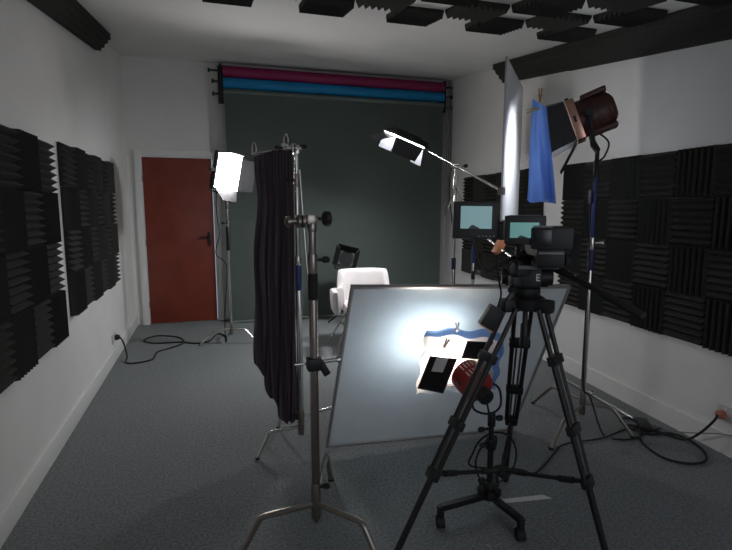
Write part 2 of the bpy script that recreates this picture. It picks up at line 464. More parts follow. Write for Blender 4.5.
g = MB(); grip_head(g, (BX - .015, BY - .01, 1.735), (1, .1, 0), .026, .014); g.box((BX, BY, 1.73), (.03, .03, .05), .004); grip_head(g, (BX - .06, BY, 1.745), (.3, 1, 0), .022, .012)
o = g.build('grip_head', 'chrome', t)
k = MB(); knob(k, (BX, BY, 1.748), (1, .15, 0), .012, .035); k.build('head_knob', 'black', o); k = MB(); knob(k, (BX - .075, BY - .01, 1.735), (-1, 0, 0.1), .012, .02); k.build('head_knob', 'black', o)
MB().cyl((BX - .02, BY - .02, 1.73), (.235, 3.02, 1.72), .007).build('grip_arm', 'chrome', t)
MB().cyl((BX + .012, BY - .02, 1.62), (BX + .045, BY - .05, 1.02), .006).build('spare_arm', 'chrome', t)
# cloth
def cl(u, v):
    # u along the rod, v down
    top = V((.245, 3.0, 1.700)).lerp(V((.435, 2.80, 1.735)), u)
    left = -.012 * math.sin(v * 9) + (-.03 if .0 else 0)
    lx = .225 + (.03 * math.sin(v * 5.2)) * (1 - v)
    lx += .03 * max(0, v - .8)
    bx = lx + (.438 - lx) * u + .012 * math.sin(v * 11) * (1 - u)
    x = top.x * (1 - min(1, v * 6)) + bx * min(1, v * 6)
    zb = .62 - .46 * u ** .6 if u < .7 else .16 + .03 * math.sin(u * 30)
    zb = .33 * max(0, 1 - u / .62) ** 1.1 + .17
    z = top.z + .012 * math.sin(PI * u) * (1 - v) - (top.z - zb) * v
    amp = .006 + .022 * min(1, v * 2.5)
    y = top.y - .02 + amp * math.sin(u * 34 + 1.5 * math.sin(v * 3)) + .012 * math.sin(u * 75 + v * 4)
    x += .012 * math.sin(u * 21 + v * 5) * v
    if u > .72: y += (u - .72) * .10
    return (x, y, z)
cloth = MB().grid(cl, 90, 40, .004).solo('hanging_cloth', 'cloth', 'long black cloth draped from a grip arm in front of the backdrop', 'cloth', (.35, 2.9, .2))
cloth['label'] = 'long black cloth draped from a grip arm in front of the backdrop'
for p, lb in (((.247, 2.99, 1.735), 'small silver spring clip at the outer top corner of the black cloth'), ((.402, 2.805, 1.765), 'tall silver spring clip on top of the black cloth beside the clamp head')):
    c = MB(); p = V(p)
    c.path([p + V((-.009, 0, -.02)), p + V((-.011, 0, .02)), p + V((0, 0, .045)), p + V((.011, 0, .02)), p + V((.009, 0, -.02))], .0035, 6, 4)
    c.solo('spring_clip', 'chrome', lb, 'clip', p)


# ------------------------------------------------------------------ led panel builder
def led_panel(T, sx, sz, facem, flaps, t):
    """T: frame whose +y is the light direction"""
    MB(T).box((0, -.03, 0), (sx + .04, .055, sz + .04), .008).build('housing', 'plastic', t)
    b = MB(T)
    for k in range(5): b.box(((k - 2) * sx * .18, -.064, 0), (.01, .018, sz * .8), .002)
    b.build('heat_sink', 'black', t)
    MB(T).box((0, .0, 0), (sx, .006, sz)).build('led_face', facem, t)
    for pts in flaps:
        n = (V(pts[1]) - V(pts[0])).cross(V(pts[2]) - V(pts[1])).normalized() * .003
        MB(T).prism(pts, n).build('barn_door', 'barn', t)
    y = MB(T)
    y.path([(-sx / 2 - .035, -.02, 0), (-sx / 2 - .035, -.02, -sz / 2 - .03), (-.05, -.02, -sz / 2 - .05), (.05, -.02, -sz / 2 - .05), (sx / 2 + .035, -.02, -sz / 2 - .03), (sx / 2 + .035, -.02, 0)], .009, 8)
    y.build('yoke', 'black', t)
    for s in (-1, 1): MB(T).cyl((s * (sx / 2 + .02), -.02, 0), (s * (sx / 2 + .065), -.02, 0), .02).build('yoke_knob', 'black', t)


# left led on its stand
LX, LY = .155, 5.33
T = frame((.175, 5.20, 1.755), (.50, -.86, -.12), roll=math.radians(-8))
t = thing('led_panel', 'lit white led panel with barn doors on a stand beside the red door', 'studio light', (LX, LY, 1.5))
a = .125; b_ = .165
led_panel(T, .25, .33, 'led', [
    [(-a, .004, b_), (a, .004, b_), (a - .05, .12, b_ + .015), (-a + .05, .12, b_ + .015)],
    [(-a, .004, -b_), (a, .004, -b_), (a - .05, .10, -b_ - .11), (-a + .05, .10, -b_ - .11)],
    [(-a - .01, .004, -b_), (-a - .01, .004, b_), (-a - .15, .05, b_ - .02), (-a - .15, .05, -b_ + .02)],
    [(a, .004, -b_), (a, .004, b_), (a + .02, .05, b_ - .03), (a + .02, .05, -b_ + .03)]], t)
t = thing('light_stand', 'chrome light stand under the lit led panel by the red door', 'light stand', (LX, LY, 0))
bent_legs(t, (LX, LY, .16), [(-.164, 5.34), (.42, 5.25), (.14, 5.72)], .009, 'chrome', None, .5)
post(t, LX, LY, [(.10, .22, .018, 'dull', 'base_hub'), (.2, .98, .014, 'chrome', 'column'), (.98, 1.22, .020, 'black', 'black_sleeve'), (1.22, 1.42, .012, 'chrome', 'riser'), (1.40, 1.51, .017, 'dull', 'spigot'), (1.24, 1.28, .016, 'dull', 'collar')])
k = MB(); knob(k, (LX, LY, 1.26), (-1, -.3, 0), .013, .04); k.build('knob', 'black', t)
MB().path([(.06, 5.25, 1.66), (.05, 5.3, 1.4), (.07, 5.33, 1.15), (.03, 5.33, .95), (.13, 5.30, .82), (.10, 5.33, .4), (.09, 5.36, .12), (.1, 5.38, .012)], .005, 6, 6).solo('lamp_cable', 'rubber', 'thin black cable hanging beside the stand of the led panel by the door', 'cable', (.1, 5.38, 0))

# overhead led on a boom
SX, SY = 1.824, 3.61
TB = V((1.668, 2.69, 1.514))          # where the boom meets the white board
HB = V((SX, SY - .02, 1.727))          # boom clamp on the stand
dirb = (HB - TB).normalized()
EB = HB + dirb * .90
t = thing('boom_stand', 'chrome boom stand behind the diffusion frame carrying a long thin arm', 'light stand', (SX, SY, 0))
bent_legs(t, (SX, SY, .16), [(1.52, 3.70), (2.06, 3.40), (1.95, 3.92)], .010, 'chrome')
post(t, SX, SY, [(.10, .24, .019, 'dull', 'base_hub'), (.22, .93, .016, 'chrome', 'column'), (.93, 1.02, .018, 'navy', 'navy_sleeve'), (1.02, 1.62, .011, 'chrome', 'riser'), (1.56, 1.66, .017, 'chrome', 'collar'), (1.64, 1.74, .010, 'chrome', 'riser')])
MB().cyl(EB, TB, .009).build('boom_arm', 'chrome', t)
g = MB(); grip_head(g, HB, (1, -.4, 0), .024, .014); o = g.build('grip_head', 'chrome', t)
k = MB(); knob(k, HB, (1, -.3, .1), .014, .06); k.build('head_knob', 'black', o)
g = MB().cyl((SX, SY - .02, 1.58), (SX + .10, SY - .04, 1.35), .008); g.cyl((SX, SY - .02, 1.60), (SX - .08, SY - .04, 1.40), .006); g.build('brace', 'chrome', t)
MB().path([HB + dirb * .12 - Z * .01, V((SX - .05, SY, 1.66)), V((SX - .06, SY - .03, 1.48)), V((SX - .02, SY - .03, 1.2))], .005, 6, 6).solo('boom_cable', 'rubber', 'thin cable looping down from the boom arm to its stand', 'cable', (SX, SY, 1.2))

LP = EB + dirb * .02
T = frame((1.765, 4.56, 2.05), (-.32, .24, -.91), up=(.25, .93, -.2), roll=math.radians(-32))
t = thing('led_panel', 'lit led panel with open barn doors hanging from the boom arm above the chair', 'studio light', LP)
a = .16; b_ = .12
led_panel(T, .32, .24, 'led2', [
    [(-a, .004, b_), (a, .004, b_), (a - .02, .15, b_ + .05), (-a + .02, .15, b_ + .05)],
    [(-a, .004, -b_), (a, .004, -b_), (a - .02, .15, -b_ + .02), (-a + .02, .15, -b_ + .02)],
    [(-a, .004, -b_), (-a, .004, b_), (-a - .15, .10, b_ - .02), (-a - .15, .10, -b_ + .02)],
    [(a, .004, -b_), (a, .004, b_), (a + .06, .17, b_ - .02), (a + .06, .17, -b_ + .02)]], t)

# stand behind the frame, holding its top edge
RX, RY = 1.80, 3.25
t = thing('light_stand', 'slim stand with a blue sleeve, directly behind the larger monitor', 'light stand', (RX, RY, 0))
bent_legs(t, (RX, RY, .14), [(1.55, 3.15), (2.05, 3.12), (1.82, 3.55)], .009, 'dull')
post(t, RX, RY, [(.10, .22, .016, 'dull', 'base_hub'), (.2, 1.02, .011, 'chrome', 'column'), (1.02, 1.16, .014, 'blue', 'blue_sleeve'), (1.15, 1.30, .008, 'chrome', 'riser'), (.90, .96, .014, 'black', 'collar')])
ARM_END = V((1.68, 2.36, 1.06))


# ------------------------------------------------------------------ white chair
t = thing('tub_chair', 'white upholstered tub chair on slim chrome legs in front of the backdrop', 'chair', (1.47, 4.88, 0))
CH = Matrix.Translation((1.465, 4.82, 0)) @ Matrix.Diagonal((.92, .9, .955, 1)) @ Matrix.Rotation(math.radians(-6), 4, 'Z')
# back and arm shell as a swept band (horseshoe)
def horseshoe(u):
    ang = PI * u        # 0 = right arm, pi = left arm
    k = .37
    if u < .22: return V((k, -.28 + .30 * (u / .22), 0)), V((1, 0, 0))
    if u > .78: return V((-k, .02 - .30 * ((u - .78) / .22), 0)), V((-1, 0, 0))
    a2 = PI * (u - .22) / .56
    n = 2.6
    cx, sy = math.cos(a2), math.sin(a2)
    x = .285 * math.copysign(abs(cx) ** (2 / n), cx); y = .02 + .27 * abs(sy) ** (2 / n)
    return V((x, y, 0)), V((cx, sy, 0)).normalized()
def hz_(u):
    c = abs(u - .5)
    s_ = max(0, min(1, (.235 - c) / .055)); s_ = s_ * s_ * (3 - 2 * s_)
    return .645 + .175 * s_
mb = MB(CH); N = 72; rings = []
for i in range(N + 1):
    u = i / N; p, n = horseshoe(u); top = hz_(u); th = .038
    sec = []
    for k in range(16):
        a2 = 2 * PI * k / 16; ca, sa = math.cos(a2), math.sin(a2)
        ox = th * math.copysign(abs(ca) ** .6, ca); oz = math.copysign(abs(sa) ** .35, sa)
        z = (.41 + top) / 2 + oz * (top - .41) / 2
        lean = (z - .41) * .16
        taper = 1.0 if 0 < i < N else .35
        sec.append(p + n * (ox * taper + lean * .4 - .02) + Z * z)
    rings.append(mb._v(sec))
for q, w_ in zip(rings, rings[1:]):
    for k in range(16): mb.bm.faces.new((q[k], q[(k + 1) % 16], w_[(k + 1) % 16], w_[k]))
mb.bm.faces.new(rings[0][::-1]); mb.bm.faces.new(rings[-1])
mb.build('back_and_arms', 'chair', t)
MB(CH).box((0, -.03, .435), (.50, .50, .10), .035).build('seat', 'chair', t)
MB(CH).box((0, -.02, .375), (.46, .44, .03), .012).build('seat_base', 'chair', t)
for sx in (-1, 1):
    for sy in (-1, 1):
        MB(CH).cyl((sx * .19, sy * .16, .37), (sx * .40, sy * .25 - .02, .006), .011, .009).build('leg', 'chrome', t)

# small back light behind the chair
t = thing('back_light', 'small black lamp with barn doors peeking out from behind the white chair', 'studio light', (1.52, 5.75, .6))
T = frame((1.505, 5.75, .815), (-.25, -.9, .25), roll=math.radians(-14))
MB(T).lathe((0, -.14, 0), (0, 1, 0), [(0, .05), (.02, .075), (.12, .085), (.14, .09)], 20).build('lamp_body', 'black', t)
MB(T).lathe((0, 0, 0), (0, 1, 0), [(0, .08), (.006, .078)], 20).build('lens', 'glass', t)
for pts in ([(-.09, .0, .085), (.09, .0, .085), (.125, .11, .135), (-.125, .11, .135)], [(-.09, .0, -.085), (.09, .0, -.085), (.125, .11, -.135), (-.125, .11, -.135)],
            [(-.09, .0, -.085), (-.09, .0, .085), (-.14, .11, .12), (-.14, .11, -.12)], [(.09, .0, -.085), (.09, .0, .085), (.14, .11, .12), (.14, .11, -.12)]):
    n = (V(pts[1]) - V(pts[0])).cross(V(pts[2]) - V(pts[1])).normalized() * .003
    MB(T).prism(pts, n).build('barn_door', 'black', t)
MB(T).path([(-.11, -.07, 0), (-.11, -.07, -.13), (0, -.07, -.15), (.11, -.07, -.13), (.11, -.07, 0)], .008).build('yoke', 'black', t)
t = thing('floor_stand', 'low black stand under the lamp behind the white chair', 'light stand', (1.52, 5.82, 0))
post(t, 1.52, 5.82, [(.10, .40, .012, 'black', 'column'), (.38, .66, .009, 'black', 'riser')])
for a2 in (.4, 2.5, 4.6):
    MB().cyl((1.52, 5.82, .20), (1.52 + .24 * math.cos(a2), 5.82 + .24 * math.sin(a2), .012), .009).build('leg', 'black', t)


# ------------------------------------------------------------------ large diffusion frame
C0 = V((0, 0, 1.42)); K = .961
q = [C0 + (V(p) - C0) * K for p in ((.598, 2.785, 0.0), (1.864, 2.773, -.054), (1.904, 2.325, .983), (.638, 2.337, 1.037))]
fa = (q[1] - q[0]); fw = fa.length; fa.normalize(); fb = (q[3] - q[0]); fh = fb.length; fb = (fb - fa * fb.dot(fa)).normalized()
fn = fb.cross(fa).normalized()
if fn.y > 0: fn = -fn
T = Matrix((fa, -fn, fb)).transposed().to_4x4(); T.translation = q[0]      # local y points away from the camera
t = thing('butterfly_diffuser', 'large square white diffusion frame with a thin grey rim, leaning in mid floor', 'diffuser', (q[0].x, q[0].y, 0))
MB(T).box((fw / 2, .010, fh / 2), (fw - .01, .004, fh - .01)).build('diffusion_cloth', 'frame_cloth', t)
rm = MB(T); e = .014
rm.box((fw / 2, .01, e / 2), (fw, .024, e), .002).box((fw / 2, .01, fh - e / 2), (fw, .024, e), .002)
rm.box((e / 2, .01, fh / 2), (e, .024, fh - 2 * e), .002).box((fw - e / 2, .01, fh / 2), (e, .024, fh - 2 * e), .002)
rm.build('rim', 'rim', t)
pe = q[0] + fa * (fw * .86) + fb * (fh - .008)
st = [o for o in COL.objects if o.get('label', '').startswith('slim stand')][0]
g = MB().cyl((RX - .03, RY - .02, 1.28), pe + V((.02, .04, .03)), .0075); g.build('grip_arm', 'chrome', st)
g = MB().box(pe + V((.015, .05, .02)), (.035, .05, .05), .006); g.build('jaw', 'dull', st)


# ------------------------------------------------------------------ tall white board
t = thing('foam_board', 'tall narrow white reflector board seen nearly edge-on beside the large lamp', 'reflector', (1.68, 2.69, 1.36))
n0 = V((1.655, 2.66, 0)); n1 = V((2.27, 3.42, 0)); dr = (n1 - n0).normalized(); nr = V((dr.y, -dr.x, 0))
MB().prism([n0 + Z * 1.345, n1 + Z * 1.32, n1 + Z * 2.30, n0 + Z * 2.265], -nr * .012).build('board', 'poly', t)
rm = MB()
rm.path([n0 - nr * .006 + Z * 1.34, n0 - nr * .006 + Z * 2.27, n1 - nr * .006 + Z * 2.305, n1 - nr * .006 + Z * 1.315, n0 - nr * .006 + Z * 1.34], .006, 6)
rm.build('rim', 'rim', t)
g = MB().box(TB + V((-.012, -.012, 0)), (.04, .05, .045), .006, Matrix.Rotation(-.7, 3, 'Z')); g.build('clip', 'dull', t)


# ------------------------------------------------------------------ large fresnel on tall stand
GX, GY = 2.245, 2.58
t = thing('tall_stand', 'tall chrome light stand with a blue sleeve, before the foam wall on the right', 'light stand', (GX, GY, 0))
bent_legs(t, (GX, GY, .15), [(2.185, 3.009), (1.862, 2.374), (2.447, 2.36)], .011, 'dull', (.04, .0, .02), .6)
post(t, GX, GY, [(.09, .25, .020, 'dull', 'base_hub'), (.24, 1.04, .016, 'chrome', 'column'), (1.03, 1.16, .0205, 'navy', 'navy_sleeve'), (1.155, 1.235, .020, 'chrome', 'collar'), (1.23, 1.62, .0125, 'blue', 'riser'), (1.60, 1.70, .017, 'black', 'spigot')])
k = MB(); knob(k, (GX, GY, 1.20), (1, -.6, 0), .014, .05); k.build('knob', 'chrome', t); k = MB(); knob(k, (GX, GY, .22), (1, -.2, .2), .014, .05); k.build('knob', 'chrome', t)
MB().box((GX - .035, GY - .01, 1.48), (.024, .02, .08), .003).build('blue_tag', 'navy', t)
MB().box((GX, GY, 1.40), (.022, .022, .30), .003).build('shiny_riser', 'chrome', t) if False else None

FW = V((-.72, .60, -.36)).normalized()
T = frame((2.095, 2.575, 1.925), FW) @ Matrix.Scale(.94, 4)
t = thing('large_studio_lamp', 'large black and maroon studio lamp with barn doors on the tall right stand', 'studio light', (GX, GY, 1.68))
b = MB(T)
pr = [(-.215, .06), (-.20, .085), (-.16, .105), (-.12, .11), (-.06, .115), (0, .118)]
b.lathe((0, 0, 0), (0, 1, 0), pr, 12); b.build('lamp_body', 'maroon', t)
b = MB(T)
for k in range(4): b.lathe((0, -.19 + .035 * k, 0), (0, 1, 0), [(0, .098 + .008 * k), (.012, .098 + .008 * k)], 12)
b.box((0, -.12, .115), (.14, .15, .03), .008).box((0, -.12, -.11), (.13, .15, .03), .01)
b.build('cooling_fins', 'maroon', t)
b = MB(T); b.box((0, .02, 0), (.25, .05, .25), .006); b.build('front_bezel', 'bronze', t)
b = MB(T); b.lathe((0, .046, 0), (0, 1, 0), [(0, .10), (.012, .085), (.018, .04), (.02, .001)], 24); b.build('lens', 'glass', t)
b = MB(T); b.box((0, .021, .0), (.256, .014, .04)); b.box((0, .03, .135), (.2, .02, .012)); b.build('bezel_strap', 'black', t)
b = MB(T)
yp = T.inverted() @ V((GX, GY, 1.745))
b.path([(-.15, -.06, 0), (-.15, yp.y * .7, yp.z * .75), (-.10, yp.y, yp.z), (.10, yp.y, yp.z), (.15, yp.y * .7, yp.z * .75), (.15, -.06, 0)], .012, 8)
b.build('yoke', 'black', t)
for s in (-1, 1): MB(T).cyl((s * .10, -.06, 0), (s * .18, -.06, 0), .022).build('yoke_knob', 'black', t)
b = MB(); b.cyl((GX, GY, 1.66), (GX, GY, 1.76), .013); b.build('spigot', 'black', t)
for nm, pts in (('barn_door', [(-.125, .05, -.12), (-.125, .05, .12), (-.145, .22, .14), (-.145, .22, -.14)]),
                ('barn_door', [(.125, .05, -.12), (.125, .05, .12), (.19, .21, .14), (.19, .21, -.14)]),
                ('barn_door', [(-.12, .05, .125), (.12, .05, .125), (.14, .21, .15), (-.14, .21, .15)]),
                ('lower_barn_door', [(-.12, .05, -.125), (.12, .05, -.125), (.12, .20, -.27), (-.12, .20, -.27)])):
    n = (V(pts[1]) - V(pts[0])).cross(V(pts[2]) - V(pts[1])).normalized() * .003
    MB(T).prism(pts, n).build(nm, 'black', t)
MB().path([V((2.2, 2.54, 1.86)), V((2.27, 2.52, 1.80)), V((2.255, 2.53, 1.72)), V((2.21, 2.54, 1.66)), V((2.19, 2.545, 1.45)), V((2.20, 2.545, 1.1)), V((2.205, 2.55, .7)), V((2.215, 2.55, .3)), V((2.26, 2.53, .22)), V((2.30, 2.45, .008)), V((2.33, 2.36, .008)), V((2.44, 2.34, .008)), V((2.58, 2.38, .008)), V((2.73, 2.41, .008))], .0055, 6, 8).solo('lamp_cable', 'rubber', 'black cable running down the tall right stand and along the carpet', 'cable', (2.25, 2.53, 0))

# blue gel clipped to its barn door
def gl(u, v):
    top = V((1.735, 2.52, 2.015)).lerp(V((1.86, 2.56, 1.985)), u)
    bot = V((1.735, 2.54, 1.46)).lerp(V((1.955, 2.55, 1.445)), u)
    p = top.lerp(bot, v)
    p += V((-.2, -.9, 0)) * (.012 * math.sin(u * 9 + v * 3) + .01 * math.sin(u * 17 - v * 5)) * (.3 + v)
    p.z -= .012 * math.sin(u * 7) * v
    return p
MB().grid(gl, 24, 30, .0015).solo('hanging_gel', 'gelhang', 'blue gel sheet hanging from the large lamp beside the white board', 'lighting gel', (1.8, 2.55, 1.47))
def gl2(u, v):
    top = V((1.83, 2.61, 1.93)).lerp(V((1.89, 2.62, 1.72)), u)
    bot = V((1.85, 2.60, 1.455)).lerp(V((1.975, 2.60, 1.44)), u)
    p = top.lerp(bot, v); p += V((-.6, -.8, 0)) * (.014 * math.sin(u * 8 + v * 2)) * (.3 + v)
    return p
MB().grid(gl2, 16, 24, .0015).solo('hanging_gel', 'gelpale', 'paler blue gel sheet behind the bright blue one, under the large lamp', 'lighting gel', (1.85, 2.6, 1.45))
for p, d, mm, lb in (((1.79, 2.53, 2.03), (.1, .1, 1), 'wood', 'wooden clothespin upright on top of the blue gel'), ((1.735, 2.49, 1.955), (-1, .5, -.25), 'pin', 'yellowish clothespin sticking out to the left of the blue gel')):
    T = frame(p, d, up=(0.3, .9, .2)); c = MB(T)
    c.box((-.005, .012, 0), (.006, .075, .010), .001, Matrix.Rotation(.09, 3, 'Z')); c.box((.005, .012, 0), (.006, .075, .010), .001, Matrix.Rotation(-.09, 3, 'Z')); c.cyl((-.012, .012, 0), (.012, .012, 0), .004)
    c.solo('clothespin', mm, lb, 'clothespin', p)


# ------------------------------------------------------------------ small red fresnel on rolling stand
HX, HY = 1.185, 1.93
t = thing('rolling_stand', 'low black rolling stand on casters in front of the diffusion frame', 'light stand', (HX, HY, 0))
hubz = .105
post(t, HX, HY, [(.075, .16, .028, 'black', 'base_hub'), (.15, .33, .014, 'black', 'column'), (.32, .37, .022, 'black', 'collar'), (.36, .47, .012, 'black', 'riser'), (.43, .49, .018, 'black', 'spigot')])
k = MB(); knob(k, (HX, HY, .17), (-1, -.2, .2), .015, .04); k.build('knob', 'black', t); k = MB(); knob(k, (HX, HY, .345), (-1, -.1, 0), .012, .035); k.build('knob', 'black', t); k = MB(); knob(k, (HX, HY, .42), (-1, -.2, .1), .012, .05); k.build('knob', 'black', t); k = MB(); knob(k, (HX, HY, .465), (1, -.1, 0), .014, .03); k.build('knob', 'black', t)
g = MB(); 
for a2 in (0.5, 1.8, 2.9, 4.3, 5.4): g.box((HX + .035 * math.cos(a2), HY + .035 * math.sin(a2), .118), (.04, .03, .03), .005, Matrix.Rotation(a2, 3, 'Z'))
g.build('hinge_collar', 'black', t)
for fx, fy in ((.925, 1.90), (1.215, 1.72), (1.33, 2.12)):
    dd = V((fx - HX, fy - HY, 0)); L = dd.length; dd.normalize(); an = math.atan2(dd.y, dd.x)
    b = MB(); b.box((HX + dd.x * L / 2, HY + dd.y * L / 2, .095), (L, .028, .026), .003, Matrix.Rotation(an, 3, 'Z'))
    b.box((fx, fy, .082), (.026, .026, .045), .003); o = b.build('leg', 'black', t)
    MB().cyl((fx - .016, fy + .004, .029), (fx + .016, fy - .004, .029), .028, n=20).cyl((fx, fy, .03), (fx, fy, .065), .014).build('caster', 'rubber', o)

LC = V((1.10, 2.04, .655)); FD = V((-.14, .92, .30)).normalized()
T = frame(LC, FD, roll=math.radians(10))
t = thing('small_studio_lamp', 'small lit red lamp with barn doors, aimed at the diffusion frame', 'studio light', (HX, HY, .45))
b = MB(T); b.lathe((0, -.135, 0), (0, 1, 0), [(0, .05), (.01, .068), (.045, .078), (.10, .078), (.13, .075)], 24); b.build('lamp_body', 'red', t)
b = MB(T)
for row in (0, 1):
    for k in range(6):
        a2 = PI * .95 - k * .22; r = .079 - .003 * row; y = -.035 - .045 * row
        c = V((r * math.cos(a2 - .5), y, r * math.sin(a2 - .5))); R3 = Matrix.Rotation(-(a2 - .5), 3, 'Y')
        b.box(c, (.004, .03, .006), 0, R3)
b.build('vent_slots', 'slot', t)
b = MB(T); b.lathe((.0, -.185, -.01), (0, 1, 0), [(0, .032), (.006, .036), (.045, .036), (.052, .03)], 20); b.build('rear_knob', 'black', t)
b = MB(T); b.lathe((0, .0, 0), (0, 1, 0), [(0, .060), (.006, .058), (.010, .02)], 24); b.build('lens', 'lens', t)
for pts in ([(-.078, .0, -.115), (-.078, .0, .075), (-.235, .0, .085), (-.235, .0, -.085)],
            [(-.055, .0, .078), (.070, .0, .078), (.085, -.01, .175), (-.07, -.01, .175)],
            [(.08, .0, -.06), (.08, .0, .06), (.13, .07, .07), (.13, .07, -.07)],
            [(-.06, .0, -.078), (.06, .0, -.078), (.07, .08, -.12), (-.07, .08, -.12)]):
    n = (V(pts[1]) - V(pts[0])).cross(V(pts[2]) - V(pts[1])).normalized() * .003
    MB(T).prism(pts, n).build('barn_door', 'black', t)
yk = MB(); yk.path([LC - FD * .07 + T.to_3x3() @ V((-.088, 0, 0)), V((1.085, 1.95, .58)), V((1.10, 1.94, .515)), V((1.17, 1.93, .49)), V((1.24, 1.95, .51)), V((1.255, 1.99, .58)), LC - FD * .07 + T.to_3x3() @ V((.088, 0, 0))], .0055, 8, 4)
yk.build('yoke', 'black', t)
TS = frame((1.115, 2.165, .66), (.02, .98, .10), roll=math.radians(6))
def sheet(w0, w1, h0, h1, yy, cr, sd):
    def f(u, v):
        x = w0 + (w1 - w0) * u; z = h0 + (h1 - h0) * v
        y = yy + cr * math.sin(u * 11 + sd + v * 3) * .6 + cr * math.sin(v * 13 + u * 5 + sd) * .5 - .05 * (abs(u - .5) * 2) ** 3
        x += .008 * math.sin(v * 17 + sd) * (1 if u in (0, 1) else .6); z += .008 * math.sin(u * 15 + sd)
        return (x, y, z)
    return f
o = MB(TS).grid(sheet(-.205, .185, -.15, .140, .0, .008, 1.0), 22, 18, .001).solo('diffusion_sheet', 'diffusion', 'glowing white diffusion paper wrapped round the front of the small red lamp', 'diffuser', (1.115, 2.165, .66))
o = MB(TS).grid(sheet(-.195, .235, -.12, .170, .022, .006, 2.4), 22, 18, .001).solo('blue_gel', 'gel', 'blue gel sheet just behind the white diffusion paper of the small red lamp', 'lighting gel', (1.115, 2.187, .66))
MB(T).box((-.175, -.004, .045), (.075, .004, .075), 0, Matrix.Rotation(-.13, 3, 'Z')).build('paper_patch', 'tape', [c for c in COL.objects if c.parent and c.parent.get('label', '').startswith('small lit red') and c.name.startswith('barn')][0])
# clips on the sheet
for lx, lz, d, mm, lb in ((-.02, .155, (-.35, 0, .9), 'grey', 'dark clip standing up from the top edge of the glowing sheet'), (-.12, .105, (0.1, 0, .9), 'dull', 'small metal clip above the left barn door of the small red lamp')):
    p = T @ V((lx, .06 if lz < .13 else .13, lz)); T2 = frame(p, T.to_3x3() @ V(d), up=(.2, .9, .1)); c = MB(T2)
    c.box((-.004, .012, 0), (.005, .05, .012), .001, Matrix.Rotation(.12, 3, 'Z')); c.box((.004, .012, 0), (.005, .05, .012), .001, Matrix.Rotation(-.12, 3, 'Z')); c.cyl((-.01, .0, 0), (.01, .0, 0), .004)
    c.solo('sheet_clip', mm, lb, 'clip', p)
# its cable loop
pts = [V((1.19, 2.0, .55)), V((1.2, 1.96, .43)), V((1.215, 1.95, .30))]
for k in range(15):
    a2 = PI * .55 + k * 2 * PI / 11
    pts.append(V((1.25 + .115 * math.cos(a2), 1.965 + .01 * k / 3, .235 + .115 * math.sin(a2) * 1.08)))
pts += [V((1.42, 2.05, .12)), V((1.6, 2.15, .02)), V((1.858, 2.33, .008)), V((1.98, 2.40, .008)), V((2.25, 2.40, .008)), V((2.5, 2.46, .008)), V((2.66, 2.42, .008))]
MB().path(pts, .0048, 6, 5).solo('lamp_cable', 'rubber', 'thin cable coiled beside the rolling stand and running off to the right wall', 'cable', (1.3, 2.0, 0))


# ------------------------------------------------------------------ video tripod
AX = V((1.130, 1.63, 1.075))
t = thing('video_tripod', 'tall black two tube video tripod holding the camera and monitors', 'tripod', (1.13, 1.63, 0))
feet = [(.55, 1.62), (1.34, 1.30), (1.405, 2.14)]
tops = []
b = MB(); b.lathe(AX - Z * .045, Z, [(0, .03), (.015, .06), (.05, .07), (.06, .055)], 24)
for f in feet:
    d = V((f[0] - AX.x, f[1] - AX.y, 0)).normalized(); b.box(AX + d * .07 - Z * .02, (.07, .05, .05), .01, Matrix.Rotation(math.atan2(d.y, d.x), 3, 'Z')); tops.append(AX + d * .064 - Z * .03)
b.build('bowl', 'black', t)
b = MB().lathe(AX - Z * .19, Z, [(0, .012), (.01, .017), (.09, .016), (.10, .010), (.15, .010)], 14); b.build('bowl_handle', 'black', t)
mids = []
for f, tp in zip(feet, tops):
    ft = V((*f, .02)); ax = (ft - tp).normalized(); L = (ft - tp).length
    side = ax.cross(V((f[0] - AX.x, f[1] - AX.y, 0))).normalized()
    b = MB()
    for s in (-1, 1): b.cyl(tp + side * s * .032, tp + ax * L * .60 + side * s * .022, .0095)
    lg = b.build('leg', 'tube', t)
    b = MB()
    for s in (-1, 1): b.cyl(tp + ax * L * .18 + side * s * .010, tp + ax * L * .60 + side * s * .008, .0045)
    b.build('inner_tubes', 'tubes', lg)
    b = MB(); b.cyl(tp + ax * L * .585, tp + ax * L * .985, .0125); b.build('lower_tube', 'tube', lg)
    R3 = Matrix((side, ax, side.cross(ax))).transposed()
    for kk, sz in ((.18, (.085, .036, .032)), (.42, (.074, .036, .032)), (.60, (.056, .042, .034))):
        MB().box(tp + ax * L * kk, sz, .006, R3).build('clamp', 'black', lg)
    mids.append(tp + ax * L * .60)
    b = MB(); b.lathe(ft - ax * .03, ax, [(0, .017), (.02, .02), (.035, .016), (.046, .006)], 14); b.build('rubber_foot', 'rubber', lg)
SPc = V((1.14, 1.76, .325)) - Z * .015
b = MB(); b.box(SPc, (.055, .055, .03), .006); b.build('spreader_hub', 'black', t)
for m_ in mids:
    b = MB(); b.path([SPc, SPc.lerp(m_, .55), m_], .0085, 8); dd = (m_ - SPc)
    b.cyl(SPc + dd * .70, SPc + dd * .86, .0125); b.cyl(SPc + dd * .2, SPc + dd * .32, .011); b.build('spreader_arm', 'black', t)

